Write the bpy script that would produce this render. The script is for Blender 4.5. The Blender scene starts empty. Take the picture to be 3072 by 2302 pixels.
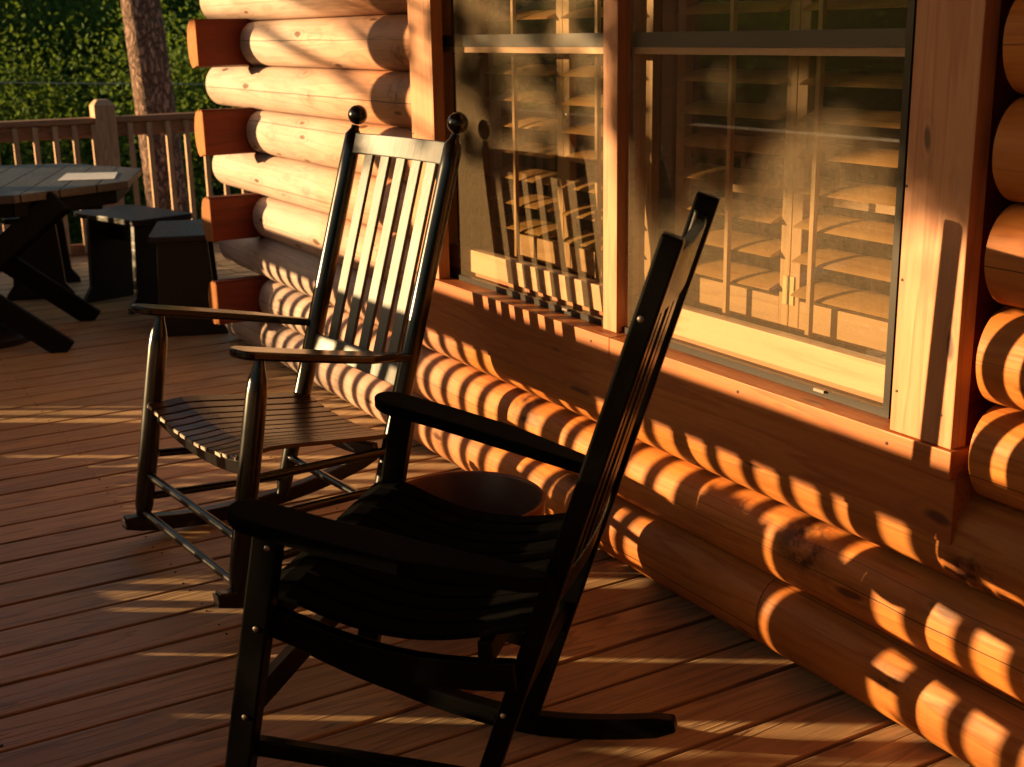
import bpy, math, random
from math import sin, cos, pi, radians, sqrt, atan2
from mathutils import Vector, Matrix, noise
random.seed(7)
SC = bpy.context.scene
COL = SC.collection
H = 1.38                      # eye height above the deck

# ------------------------------------------------------------------ scene graph
def empty(name, loc=(0, 0, 0), rz=0.0, label=None, cat=None, group=None):
    o = bpy.data.objects.new(name, None)
    COL.objects.link(o)
    o.empty_display_size = .1
    o.location = loc
    o.rotation_euler = (0, 0, rz)
    tag(o, label, cat, group)
    return o

def tag(o, label=None, cat=None, group=None, kind=None):
    if label: o['label'] = label
    if cat: o['category'] = cat
    if group: o['group'] = group
    if kind: o['kind'] = kind
    return o

class MB:
    """collects shapes, then links them as one mesh object"""
    def __init__(s): s.v = []; s.f = []; s.sm = []
    def add(s, vs, fs, smooth=False):
        n = len(s.v)
        s.v += [tuple(p) for p in vs]
        for f in fs:
            s.f.append(tuple(i + n for i in f)); s.sm.append(smooth)
    def box(s, c, d, rot=None):
        """centre, full size, optional 3x3 rotation"""
        hx, hy, hz = d[0] / 2, d[1] / 2, d[2] / 2
        vs = [Vector((x, y, z)) for x in (-hx, hx) for y in (-hy, hy) for z in (-hz, hz)]
        if rot is not None: vs = [rot @ v for v in vs]
        c = Vector(c)
        s.add([v + c for v in vs], [(0, 1, 3, 2), (4, 6, 7, 5), (0, 4, 5, 1), (2, 3, 7, 6), (0, 2, 6, 4), (1, 5, 7, 3)])
    def bx(s, x0, x1, y0, y1, z0, z1):
        s.box(((x0 + x1) / 2, (y0 + y1) / 2, (z0 + z1) / 2), (abs(x1 - x0), abs(y1 - y0), abs(z1 - z0)))
    def beam(s, a, b, w, t, side=(1, 0, 0)):
        """rectangular bar from a to b; w along `side`, t across"""
        a = Vector(a); b = Vector(b); ax = (b - a); L = ax.length; ax.normalize()
        sd = Vector(side); sd = (sd - ax * sd.dot(ax)).normalized(); th = ax.cross(sd)
        R = Matrix((sd, th, ax)).transposed()
        s.box((a + b) / 2, (w, t, L), R)
    def lathe(s, a, b, prof, n=16):
        """prof: list of (t along a-b in metres from a, radius)"""
        a = Vector(a); b = Vector(b); ax = (b - a).normalized()
        u = ax.orthogonal().normalized(); w = ax.cross(u)
        vs = []; fs = []
        for t, r in prof:
            for k in range(n):
                q = 2 * pi * k / n
                vs.append(a + ax * t + (u * cos(q) + w * sin(q)) * r)
        m = len(prof)
        for i in range(m - 1):
            for k in range(n):
                k2 = (k + 1) % n
                fs.append((i * n + k, i * n + k2, (i + 1) * n + k2, (i + 1) * n + k))
        fs.append(tuple(range(n - 1, -1, -1))); fs.append(tuple(range((m - 1) * n, m * n)))
        s.add(vs, fs, True)
    def cyl(s, a, b, r, r2=None, n=14):
        L = (Vector(b) - Vector(a)).length
        s.lathe(a, b, [(0, r), (L, r if r2 is None else r2)], n)
    def ball(s, c, r, n=14):
        c = Vector(c)
        pr = [(r - r * cos(pi * i / 10), max(.0005, r * sin(pi * i / 10))) for i in range(11)]
        s.lathe(c - Vector((0, 0, r)), c + Vector((0, 0, r)), pr, n)
    def sweep(s, pts, w, t, side=(1, 0, 0), smooth=False, taper=None):
        """rectangular section swept along a polyline; w along side"""
        pts = [Vector(p) for p in pts]; vs = []; fs = []
        sd = Vector(side).normalized()
        for i, p in enumerate(pts):
            tg = (pts[min(i + 1, len(pts) - 1)] - pts[max(i - 1, 0)]).normalized()
            nn = tg.cross(sd).normalized(); s2 = nn.cross(tg)
            ww = w; tt = t
            if taper: ww, tt = taper(i / (len(pts) - 1), w, t)
            for a, b in ((-1, -1), (1, -1), (1, 1), (-1, 1)):
                vs.append(p + s2 * (a * ww / 2) + nn * (b * tt / 2))
        for i in range(len(pts) - 1):
            for k in range(4):
                k2 = (k + 1) % 4
                fs.append((i * 4 + k, i * 4 + k2, (i + 1) * 4 + k2, (i + 1) * 4 + k))
        fs.append((3, 2, 1, 0)); q = (len(pts) - 1) * 4; fs.append((q, q + 1, q + 2, q + 3))
        s.add(vs, fs, smooth)
    def prism(s, outline, z0f, thick):
        """outline in xy; z0f(x,y) gives the underside; thick upwards"""
        n = len(outline)
        vs = [(x, y, z0f(x, y)) for x, y in outline] + [(x, y, z0f(x, y) + thick) for x, y in outline]
        fs = [tuple(range(n - 1, -1, -1)), tuple(range(n, 2 * n))]
        for k in range(n):
            k2 = (k + 1) % n
            fs.append((k, k2, n + k2, n + k))
        s.add(vs, fs)
    def build(s, name, m, parent=None, bevel=0.0, segs=2, origin=None, sharp=40):
        me = bpy.data.meshes.new(name)
        off = Vector(origin) if origin is not None else Vector((0, 0, 0))
        me.from_pydata([tuple(Vector(p) - off) for p in s.v], [], s.f)
        me.polygons.foreach_set('use_smooth', s.sm)
        me.update()
        if any(s.sm): me.set_sharp_from_angle(angle=radians(sharp))
        if m is not None: me.materials.append(m)
        o = bpy.data.objects.new(name, me); COL.objects.link(o)
        if parent is not None: o.parent = parent
        if bevel:
            b = o.modifiers.new('bevel', 'BEVEL'); b.width = bevel; b.segments = segs; b.limit_method = 'ANGLE'
            b.angle_limit = radians(35); b.harden_normals = False
        return o

def copy_tree(o, parent=None):
    c = o.copy(); COL.objects.link(c)
    if parent is not None: c.parent = parent
    for ch in list(o.children): copy_tree(ch, c)
    return c

# ------------------------------------------------------------------ materials
def newmat(name):
    m = bpy.data.materials.new(name); m.use_nodes = True
    nt = m.node_tree; b = nt.nodes['Principled BSDF']
    return m, nt, b
def N(nt, t, **k):
    n = nt.nodes.new(t)
    for a, v in k.items():
        if a in n.inputs: n.inputs[a].default_value = v
        else: setattr(n, a, v)
    return n
def lk(nt, a, b): nt.links.new(a, b)
def mixc(nt, fac, a, b, mode='MIX'):
    n = nt.nodes.new('ShaderNodeMix'); n.data_type = 'RGBA'; n.blend_type = mode
    for s, v in ((n.inputs[0], fac), (n.inputs[6], a), (n.inputs[7], b)):
        if isinstance(v, (int, float)): s.default_value = v
        elif isinstance(v, tuple): s.default_value = (*v, 1) if len(v) == 3 else v
        else: nt.links.new(v, s)
    return n.outputs[2]
def ramp(nt, src, *stops):
    r = nt.nodes.new('ShaderNodeValToRGB'); cr = r.color_ramp
    while len(cr.elements) < len(stops): cr.elements.new(.5)
    for e, (p, c) in zip(cr.elements, stops):
        e.position = p; e.color = (c, c, c, 1) if isinstance(c, (int, float)) else (*c, 1)
    nt.links.new(src, r.inputs[0]); return r.outputs[0]
def math_(nt, op, a, b=None, c=None):
    n = nt.nodes.new('ShaderNodeMath'); n.operation = op
    for i, v in enumerate((a, b, c)):
        if v is None: continue
        if isinstance(v, (int, float)): n.inputs[i].default_value = v
        else: nt.links.new(v, n.inputs[i])
    return n.outputs[0]

def wood(name, light, dark, axis='X', grain=1.0, rough=.5, spec=.5, island=True, knots=.0, vary=.25, bump=.25,
         checks=False, coat=0.0, blot=None, blotf=.5, ring=2.2, pale=None, rw=.62, sheen=0.0):
    m, nt, b = newmat(name)
    tc = N(nt, 'ShaderNodeTexCoord'); geo = N(nt, 'ShaderNodeNewGeometry')
    oi = N(nt, 'ShaderNodeObjectInfo')
    base = tc.outputs['Object']
    rnd = math_(nt, 'ADD', oi.outputs['Random'], geo.outputs['Random Per Island'] if island else 0.0)
    off = N(nt, 'ShaderNodeCombineXYZ')
    for i in range(3): lk(nt, math_(nt, 'MULTIPLY', rnd, 31.7 + 7 * i), off.inputs[i])
    add = N(nt, 'ShaderNodeVectorMath', operation='ADD'); lk(nt, base, add.inputs[0]); lk(nt, off.outputs[0], add.inputs[1])
    sc = {'X': (.07, 1, 1), 'Y': (1, .07, 1), 'Z': (1, 1, .07)}[axis]
    mp = N(nt, 'ShaderNodeMapping'); mp.inputs['Scale'].default_value = sc; lk(nt, add.outputs[0], mp.inputs[0])
    n1 = N(nt, 'ShaderNodeTexNoise', Scale=9.0 * grain, Detail=3.0, Roughness=.5); lk(nt, mp.outputs[0], n1.inputs['Vector'])
    # growth rings: contour lines of a slow noise
    rg = math_(nt, 'FRACT', math_(nt, 'MULTIPLY', n1.outputs[0], 9.0 * ring))
    rings = ramp(nt, rg, (0, 0.0), (.55, .35), (.86, 1.0), (1, 0.0))
    n2 = N(nt, 'ShaderNodeTexNoise', Scale=160.0 * grain, Detail=2.0, Roughness=.6); lk(nt, mp.outputs[0], n2.inputs['Vector'])
    fib = ramp(nt, n2.outputs[0], (.3, 0.0), (.72, 1.0))
    f = math_(nt, 'ADD', math_(nt, 'MULTIPLY', rings, rw), math_(nt, 'MULTIPLY', fib, 1 - rw))
    col = mixc(nt, f, light, dark)
    big = N(nt, 'ShaderNodeTexNoise', Scale=2.2, Detail=3.0); lk(nt, add.outputs[0], big.inputs['Vector'])
    if blot:
        col = mixc(nt, math_(nt, 'MULTIPLY', ramp(nt, big.outputs[0], (.42, 0.0), (.68, 1.0)), blotf), col, blot)
    # board to board variation
    vv = math_(nt, 'MULTIPLY_ADD', math_(nt, 'FRACT', math_(nt, 'MULTIPLY', rnd, 5.31)), vary * 2, 1 - vary)
    hs = N(nt, 'ShaderNodeHueSaturation'); lk(nt, col, hs.inputs['Color']); lk(nt, vv, hs.inputs['Value']); col = hs.outputs[0]
    if pale:     # sun-bleached towards the open end of the porch
        sx = N(nt, 'ShaderNodeSeparateXYZ'); lk(nt, base, sx.inputs[0])
        pf = math_(nt, 'MULTIPLY_ADD', sx.outputs[0], -.55, -.10); pf = math_(nt, 'ADD', pf, math_(nt, 'MULTIPLY', math_(nt, 'SUBTRACT', big.outputs[0], .5), .6))
        pf = math_(nt, 'MINIMUM', math_(nt, 'MAXIMUM', pf, 0.0), .85)
        col = mixc(nt, pf, col, mixc(nt, f, pale, tuple(c * .72 for c in pale)))
    if knots > 0:
        sk = {'X': (1.6, 5, 5), 'Y': (5, 1.6, 5), 'Z': (5, 5, 1.6)}[axis]
        mk = N(nt, 'ShaderNodeMapping'); mk.inputs['Scale'].default_value = sk; lk(nt, add.outputs[0], mk.inputs[0])
        nz = N(nt, 'ShaderNodeTexNoise', Scale=3.0, Detail=2.0); lk(nt, mk.outputs[0], nz.inputs['Vector'])
        mm = N(nt, 'ShaderNodeVectorMath', operation='ADD'); lk(nt, mk.outputs[0], mm.inputs[0])
        sc2 = N(nt, 'ShaderNodeVectorMath', operation='SCALE'); lk(nt, nz.outputs['Color'], sc2.inputs[0]); sc2.inputs['Scale'].default_value = .16
        lk(nt, sc2.outputs[0], mm.inputs[1])
        vo = N(nt, 'ShaderNodeTexVoronoi', Scale=2.2); lk(nt, mm.outputs[0], vo.inputs['Vector'])
        kd = vo.outputs['Distance']
        core = ramp(nt, kd, (0.0, 1.0), (knots * .55, 1.0), (knots, 0.0))
        halo = ramp(nt, math_(nt, 'PINGPONG', math_(nt, 'MULTIPLY', kd, 1.0), knots * .55), (0, 0.0), (knots * .5, 1.0))
        near = ramp(nt, kd, (knots, 1.0), (knots * 3.0, 0.0))
        col = mixc(nt, math_(nt, 'MULTIPLY', math_(nt, 'MULTIPLY', halo, near), .30), col, tuple(c * .45 for c in dark))
        col = mixc(nt, math_(nt, 'MULTIPLY', core, .85), col, tuple(c * .22 for c in dark))
    if checks:   # drying cracks running along each log
        at = N(nt, 'ShaderNodeAttribute', attribute_name='ang')
        nx = N(nt, 'ShaderNodeTexNoise', Scale=14.0, Detail=3.0)
        m2 = N(nt, 'ShaderNodeMapping'); m2.inputs['Scale'].default_value = (.35, 1, 1); lk(nt, add.outputs[0], m2.inputs[0]); lk(nt, m2.outputs[0], nx.inputs['Vector'])
        wob = math_(nt, 'MULTIPLY', math_(nt, 'SUBTRACT', nx.outputs[0], .5), .10)
        d = math_(nt, 'ABSOLUTE', math_(nt, 'ADD', at.outputs['Fac'], wob))
        slow = N(nt, 'ShaderNodeTexNoise', Scale=1.1, Detail=1.0); lk(nt, m2.outputs[0], slow.inputs['Vector'])
        wid = math_(nt, 'MULTIPLY', ramp(nt, slow.outputs[0], (.38, 0.0), (.6, 1.0)), .016)
        crk = math_(nt, 'LESS_THAN', d, wid)
        d2 = math_(nt, 'ABSOLUTE', math_(nt, 'ADD', math_(nt, 'SUBTRACT', at.outputs['Fac'], .62), math_(nt, 'MULTIPLY', wob, 1.6)))
        s2 = N(nt, 'ShaderNodeTexNoise', Scale=1.7, Detail=1.0); lk(nt, mp.outputs[0], s2.inputs['Vector'])
        crk = math_(nt, 'MAXIMUM', crk, math_(nt, 'LESS_THAN', d2, math_(nt, 'MULTIPLY', ramp(nt, s2.outputs[0], (.5, 0.0), (.62, 1.0)), .012)))
        gr = N(nt, 'ShaderNodeTexNoise', Scale=5.0, Detail=6.0, Roughness=.65); lk(nt, m2.outputs[0], gr.inputs['Vector'])
        col = mixc(nt, math_(nt, 'MULTIPLY', ramp(nt, gr.outputs[0], (.5, 0.0), (.75, 1.0)), .4), col, (.20, .085, .04))
        col = mixc(nt, math_(nt, 'MULTIPLY', crk, .9), col, (.02, .010, .005))
        at2 = N(nt, 'ShaderNodeAttribute', attribute_name='burl')
        bn = N(nt, 'ShaderNodeTexNoise', Scale=26.0, Detail=5.0, Roughness=.7); lk(nt, add.outputs[0], bn.inputs['Vector'])
        bf = math_(nt, 'MULTIPLY', at2.outputs['Fac'], ramp(nt, bn.outputs[0], (.40, 1.0), (.60, 0.15)))
        col = mixc(nt, math_(nt, 'MINIMUM', bf, 1.0), col, (.06, .02, .008))
    lk(nt, col, b.inputs['Base Color'])
    rr = math_(nt, 'ADD', math_(nt, 'MULTIPLY', fib, .12), rough - .06); lk(nt, rr, b.inputs['Roughness'])
    b.inputs['Specular IOR Level'].default_value = spec
    b.inputs['Coat Weight'].default_value = coat; b.inputs['Coat Roughness'].default_value = .25
    if sheen: b.inputs['Sheen Weight'].default_value = sheen; b.inputs['Sheen Roughness'].default_value = .6; b.inputs['Sheen Tint'].default_value = (1, .72, .45, 1)
    bp = N(nt, 'ShaderNodeBump', Strength=bump, Distance=.002); lk(nt, f, bp.inputs['Height']); lk(nt, bp.outputs[0], b.inputs['Normal'])
    return m

def paint(name, col, rough=.3, bump=.15, wear=None, grain='Z', spec=.5):
    m, nt, b = newmat(name)
    tc = N(nt, 'ShaderNodeTexCoord')
    mp = N(nt, 'ShaderNodeMapping'); mp.inputs['Scale'].default_value = {'X': (.1, 1, 1), 'Y': (1, .1, 1), 'Z': (1, 1, .1)}[grain]; lk(nt, tc.outputs['Object'], mp.inputs[0])
    n = N(nt, 'ShaderNodeTexNoise', Scale=90.0, Detail=4.0, Roughness=.65); lk(nt, mp.outputs[0], n.inputs['Vector'])
    n2 = N(nt, 'ShaderNodeTexNoise', Scale=7.0, Detail=4.0); lk(nt, tc.outputs['Object'], n2.inputs['Vector'])
    c = mixc(nt, ramp(nt, n2.outputs[0], (.35, 0.0), (.7, 1.0)), col, tuple(min(1, v * 1.7 + .003) for v in col))
    if wear: c = mixc(nt, ramp(nt, n.outputs[0], (.62, 0.0), (.72, .5)), c, wear)
    lk(nt, c, b.inputs['Base Color'])
    lk(nt, math_(nt, 'MULTIPLY_ADD', n2.outputs[0], .25, rough - .12), b.inputs['Roughness'])
    b.inputs['Specular IOR Level'].default_value = spec
    bp = N(nt, 'ShaderNodeBump', Strength=bump, Distance=.0015); lk(nt, n.outputs[0], bp.inputs['Height']); lk(nt, bp.outputs[0], b.inputs['Normal'])
    return m

def plain(name, col, rough=.5, metal=0.0, spec=.5):
    m, nt, b = newmat(name)
    tc = N(nt, 'ShaderNodeTexCoord'); n = N(nt, 'ShaderNodeTexNoise', Scale=25.0, Detail=4.0); lk(nt, tc.outputs['Object'], n.inputs['Vector'])
    lk(nt, mixc(nt, n.outputs[0], tuple(c * .75 for c in col), tuple(min(1, c * 1.2) for c in col)), b.inputs['Base Color'])
    b.inputs['Roughness'].default_value = rough; b.inputs['Metallic'].default_value = metal; b.inputs['Specular IOR Level'].default_value = spec
    return m

def leafmat(name, c1, c2, trans=.30, tcol=None):
    m, nt, b = newmat(name); nt.nodes.remove(b); out = nt.nodes['Material Output']
    geo = N(nt, 'ShaderNodeNewGeometry'); tc = N(nt, 'ShaderNodeTexCoord')
    n = N(nt, 'ShaderNodeTexNoise', Scale=1.3, Detail=2.0); lk(nt, tc.outputs['Object'], n.inputs['Vector'])
    f = math_(nt, 'ADD', math_(nt, 'MULTIPLY', geo.outputs['Random Per Island'], .6), math_(nt, 'MULTIPLY', ramp(nt, n.outputs[0], (.35, 0.0), (.65, 1.0)), .4))
    c = mixc(nt, f, c1, c2)
    d = N(nt, 'ShaderNodeBsdfPrincipled'); d.inputs['Roughness'].default_value = .75; d.inputs['Specular IOR Level'].default_value = .15; lk(nt, c, d.inputs['Base Color'])
    t = N(nt, 'ShaderNodeBsdfTranslucent'); lk(nt, mixc(nt, .5, c, tcol or (.26, .36, .03)), t.inputs['Color'])
    mx = N(nt, 'ShaderNodeMixShader'); mx.inputs[0].default_value = trans
    lk(nt, d.outputs[0], mx.inputs[1]); lk(nt, t.outputs[0], mx.inputs[2]); lk(nt, mx.outputs[0], out.inputs[0])
    return m

M = {}
M['log'] = wood('pine_log', (.56, .20, .040), (.36, .10, .016), 'X', grain=.9, rough=.55, spec=.24, knots=.155, vary=.12, bump=.3, checks=True, coat=0, blot=(.50, .15, .025), blotf=.6, ring=1.2, pale=(.56, .45, .385))
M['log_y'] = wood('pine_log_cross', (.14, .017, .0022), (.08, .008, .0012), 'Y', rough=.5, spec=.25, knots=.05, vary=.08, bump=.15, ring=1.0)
M['endgrain'] = wood('log_end_grain', (.36, .135, .032), (.18, .055, .012), 'Z', grain=1.6, rough=.7, spec=.2, bump=.3)
M['casing'] = wood('cedar_casing', (.56, .245, .105), (.40, .14, .05), 'Z', grain=1.0, rough=.5, knots=.11, vary=.06, bump=.12, ring=1.0)
M['apron'] = wood('cedar_apron', (.47, .148, .028), (.30, .072, .012), 'X', grain=1.0, rough=.5, knots=.16, vary=.06, bump=.12, ring=1.0)
M['deck'] = wood('deck_board', (.43, .225, .078), (.10, .042, .012), 'Y', grain=1.0, rough=.44, spec=.6, knots=.10, vary=.22, bump=.5, blot=(.27, .165, .08), blotf=.45, ring=1.3, rw=.78, sheen=.40)
M['rail'] = wood('weathered_rail', (.58, .38, .23), (.34, .18, .10), 'Z', rough=.6, spec=.3, knots=.04, vary=.12, bump=.3)
M['railx'] = wood('weathered_rail_long', (.38, .21, .12), (.21, .10, .055), 'Y', rough=.6, spec=.3, knots=.04, vary=.12, bump=.3)
M['black'] = paint('black_chair_paint', (.0022, .0018, .0013), .22, .10, spec=.62)
M['black2'] = paint('matt_black_chair_paint', (.0010, .0008, .0006), .30, .10, spec=.09)
M['blackseat2'] = paint('dusty_black_seat_paint', (.0010, .0008, .0006), .85, .3, grain='Y', spec=.02)
M['blackslat'] = paint('black_slat_paint', (.016, .014, .011), .46, .35, grain='Z', spec=.9)
M['blackseat'] = paint('wall_reflection_seat_paint', (.030, .011, .004), .30, .30, grain='Y', spec=.6)  # brown tint paints the orange wall's reflection into the black seat
M['sunlit_end'] = plain('painted_sunlit_end', (.42, .36, .28), .5)  # pale tone paints sunlight onto the slat ends and rocker tips
M['armblack'] = paint('dull_black_arm_paint', (.0010, .0008, .0006), .72, .1, spec=.03)
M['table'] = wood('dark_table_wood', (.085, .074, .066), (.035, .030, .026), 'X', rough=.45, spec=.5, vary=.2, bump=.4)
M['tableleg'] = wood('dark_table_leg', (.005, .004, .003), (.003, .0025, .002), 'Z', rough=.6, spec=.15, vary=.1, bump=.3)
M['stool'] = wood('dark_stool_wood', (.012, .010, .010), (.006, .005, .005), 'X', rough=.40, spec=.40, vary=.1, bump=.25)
M['frame'] = plain('bronze_screen_frame', (.030, .022, .014), .35, .3)
M['dark'] = plain('dark_sash_cladding', (.035, .030, .024), .4)
M['shutter'] = wood('stained_shutter_wood', (.50, .25, .085), (.36, .155, .045), 'X', grain=1.0, rough=.42, vary=.05, bump=.1, ring=.9)
M['shutterz'] = wood('stained_shutter_stile', (.50, .25, .085), (.36, .155, .045), 'Z', grain=1.0, rough=.42, vary=.05, bump=.1, ring=.9)
M['sash'] = wood('pine_sash', (.62, .36, .18), (.48, .24, .10), 'X', grain=1.0, rough=.4, vary=.05, bump=.1, ring=.9)
M['steel'] = plain('galvanised_bolt', (.22, .19, .16), .4, .9)
M['brass'] = plain('brass_hinge', (.50, .38, .18), .35, .8)
M['paper'] = plain('white_paper', (.78, .76, .74), .6)
M['pot'] = plain('red_brown_glazed_clay', (.15, .030, .011), .4)
M['dkplastic'] = plain('black_cast_resin', (.016, .016, .018), .35)
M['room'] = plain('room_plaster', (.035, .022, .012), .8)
M['nail'] = plain('rusty_nail', (.05, .02, .012), .6, .3)

def glassmat():
    m, nt, b = newmat('window_glass'); nt.nodes.remove(b); out = nt.nodes['Material Output']
    tr = N(nt, 'ShaderNodeBsdfTransparent'); tr.inputs[0].default_value = (.95, .97, .94, 1)
    gl = N(nt, 'ShaderNodeBsdfGlossy'); gl.inputs['Roughness'].default_value = .015
    fr = N(nt, 'ShaderNodeFresnel', IOR=2.5); ge = N(nt, 'ShaderNodeNewGeometry')
    ff = math_(nt, 'MULTIPLY', fr.outputs[0], math_(nt, 'SUBTRACT', 1.0, ge.outputs['Backfacing']))
    mx = N(nt, 'ShaderNodeMixShader'); lk(nt, ff, mx.inputs[0]); lk(nt, tr.outputs[0], mx.inputs[1]); lk(nt, gl.outputs[0], mx.inputs[2]); lk(nt, mx.outputs[0], out.inputs[0])
    return m
M['glass'] = glassmat()
def screenmat():
    m, nt, b = newmat('insect_screen_mesh'); nt.nodes.remove(b); out = nt.nodes['Material Output']
    tc = N(nt, 'ShaderNodeTexCoord')
    w1 = N(nt, 'ShaderNodeTexWave', Scale=95.0, Distortion=1.5, Detail=2.0); w1.bands_direction = 'X'; lk(nt, tc.outputs['Object'], w1.inputs[0])
    w2 = N(nt, 'ShaderNodeTexWave', Scale=95.0, Distortion=1.5, Detail=2.0); w2.bands_direction = 'Z'; lk(nt, tc.outputs['Object'], w2.inputs[0])
    def thr(sc, k):
        mp = N(nt, 'ShaderNodeMapping'); mp.inputs['Scale'].default_value = sc; lk(nt, tc.outputs['Object'], mp.inputs[0])
        n_ = N(nt, 'ShaderNodeTexNoise', Scale=k, Detail=1.0); lk(nt, mp.outputs[0], n_.inputs['Vector']); return ramp(nt, n_.outputs[0], (.35, 0.0), (.65, 1.0))
    t1 = thr((1, 1, .12), 420.0); t2 = thr((.12, 1, 1), 420.0)
    class n: outputs = [math_(nt, 'MULTIPLY', math_(nt, 'ADD', t1, t2), .5)]
    a = math_(nt, 'ADD', math_(nt, 'MULTIPLY', math_(nt, 'ADD', w1.outputs[0], w2.outputs[0]), .10), math_(nt, 'MULTIPLY', n.outputs[0], .13))
    fac = math_(nt, 'ADD', math_(nt, 'MULTIPLY', a, .44), .01)
    tr = N(nt, 'ShaderNodeBsdfTransparent')
    di = N(nt, 'ShaderNodeBsdfDiffuse'); di.inputs[0].default_value = (.31, .205, .11, 1)
    tl = N(nt, 'ShaderNodeBsdfTranslucent'); tl.inputs[0].default_value = (.12, .08, .05, 1)
    gl = N(nt, 'ShaderNodeBsdfGlossy'); gl.inputs[0].default_value = (.5, .42, .3, 1); gl.inputs['Roughness'].default_value = .5
    m1 = N(nt, 'ShaderNodeMixShader'); m1.inputs[0].default_value = .2; lk(nt, di.outputs[0], m1.inputs[1]); lk(nt, gl.outputs[0], m1.inputs[2])
    m2 = N(nt, 'ShaderNodeMixShader'); m2.inputs[0].default_value = .15; lk(nt, m1.outputs[0], m2.inputs[1]); lk(nt, tl.outputs[0], m2.inputs[2])
    mx = N(nt, 'ShaderNodeMixShader'); lk(nt, fac, mx.inputs[0]); lk(nt, tr.outputs[0], mx.inputs[1]); lk(nt, m2.outputs[0], mx.inputs[2]); lk(nt, mx.outputs[0], out.inputs[0])
    return m
M['screen'] = screenmat()

def barkmat(name, a, b_, c):
    m, nt, b = newmat(name)
    tc = N(nt, 'ShaderNodeTexCoord'); mp = N(nt, 'ShaderNodeMapping'); mp.inputs['Scale'].default_value = (1, 1, .38); lk(nt, tc.outputs['Object'], mp.inputs[0])
    nz = N(nt, 'ShaderNodeTexNoise', Scale=14.0, Detail=5.0); lk(nt, mp.outputs[0], nz.inputs['Vector'])
    ad = N(nt, 'ShaderNodeVectorMath', operation='MULTIPLY_ADD'); lk(nt, nz.outputs['Color'], ad.inputs[0]); ad.inputs[1].default_value = (.16,) * 3; lk(nt, mp.outputs[0], ad.inputs[2])
    vo = N(nt, 'ShaderNodeTexVoronoi', Scale=26.0); vo.feature = 'DISTANCE_TO_EDGE'; lk(nt, ad.outputs[0], vo.inputs['Vector'])
    pl = ramp(nt, vo.outputs['Distance'], (.0, 0.0), (.22, 1.0))
    n2 = N(nt, 'ShaderNodeTexNoise', Scale=22.0, Detail=8.0, Roughness=.7); lk(nt, mp.outputs[0], n2.inputs['Vector'])
    n3 = ramp(nt, n2.outputs[0], (.35, 0.0), (.65, 1.0))
    f = math_(nt, 'MULTIPLY', pl, math_(nt, 'MULTIPLY_ADD', n3, .6, .4))
    col = mixc(nt, f, c, mixc(nt, n3, b_, a)); lk(nt, col, b.inputs['Base Color']); b.inputs['Roughness'].default_value = .85; b.inputs['Specular IOR Level'].default_value = .2
    hgt = math_(nt, 'ADD', pl, n2.outputs[0])
    bp = N(nt, 'ShaderNodeBump', Strength=1.0, Distance=.03); lk(nt, hgt, bp.inputs['Height']); lk(nt, bp.outputs[0], b.inputs['Normal'])
    return m
M['pinebark'] = barkmat('pine_bark', (.62, .40, .30), (.36, .22, .17), (.15, .085, .065))
M['bark'] = barkmat('grey_bark', (.16, .12, .09), (.10, .075, .06), (.03, .022, .018))
M['leafA'] = leafmat('broad_leaf_dark', (.022, .062, .014), (.085, .16, .026))
M['leafB'] = leafmat('broad_leaf_light', (.030, .075, .014), (.11, .18, .026))
M['leafC'] = leafmat('shade_leaf', (.020, .055, .016), (.07, .135, .028))
M['needle'] = leafmat('pine_needle', (.02, .045, .014), (.06, .10, .025), .15)

# ------------------------------------------------------------------ ground, sky, light, camera
def ground():
    m, nt, b = newmat('forest_floor')
    tc = N(nt, 'ShaderNodeTexCoord'); n = N(nt, 'ShaderNodeTexNoise', Scale=.8, Detail=8.0); lk(nt, tc.outputs['Object'], n.inputs['Vector'])
    n2 = N(nt, 'ShaderNodeTexNoise', Scale=14.0, Detail=6.0); lk(nt, tc.outputs['Object'], n2.inputs['Vector'])
    c = mixc(nt, ramp(nt, n.outputs[0], (.4, 0.0), (.6, 1.0)), (.05, .035, .02), (.03, .055, .015))
    c = mixc(nt, n2.outputs[0], c, (.09, .055, .03), 'MIX'); lk(nt, c, b.inputs['Base Color']); b.inputs['Roughness'].default_value = .9
    bp = N(nt, 'ShaderNodeBump', Strength=.8, Distance=.08); lk(nt, n2.outputs[0], bp.inputs['Height']); lk(nt, bp.outputs[0], b.inputs['Normal'])
    rs = [0, 3, 6, 9, 13, 18, 25, 35, 50, 80, 140, 300, 900]; na = 72
    vs = []; fs = []
    for r in rs:
        for k in range(na):
            a = 2 * pi * k / na; x = -3 + r * cos(a); y = 1 + r * sin(a)
            vs.append((x, y, gz(x, y)))
    for i in range(len(rs) - 1):
        for k in range(na):
            k2 = (k + 1) % na; fs.append((i * na + k, i * na + k2, (i + 1) * na + k2, (i + 1) * na + k))
    mb = MB(); mb.add(vs, fs, True)
    o = mb.build('ground', m, sharp=180); tag(o, 'leafy forest floor falling away below the raised deck', 'ground', kind='structure')
def gz(x, y):
    r = sqrt((x + 3) ** 2 + (y - 1) ** 2)
    z = -2.3 - .05 * min(r, 14)
    w = max(0, cos(atan2(y - 1.5, x + 3) - pi))          # rises towards -x
    z += w ** 2 * max(0, r - 14) * .16 + max(0, r - 16) * .035
    return z + .25 * noise.noise(Vector((x * .2, y * .2, 0)))
ground()

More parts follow.
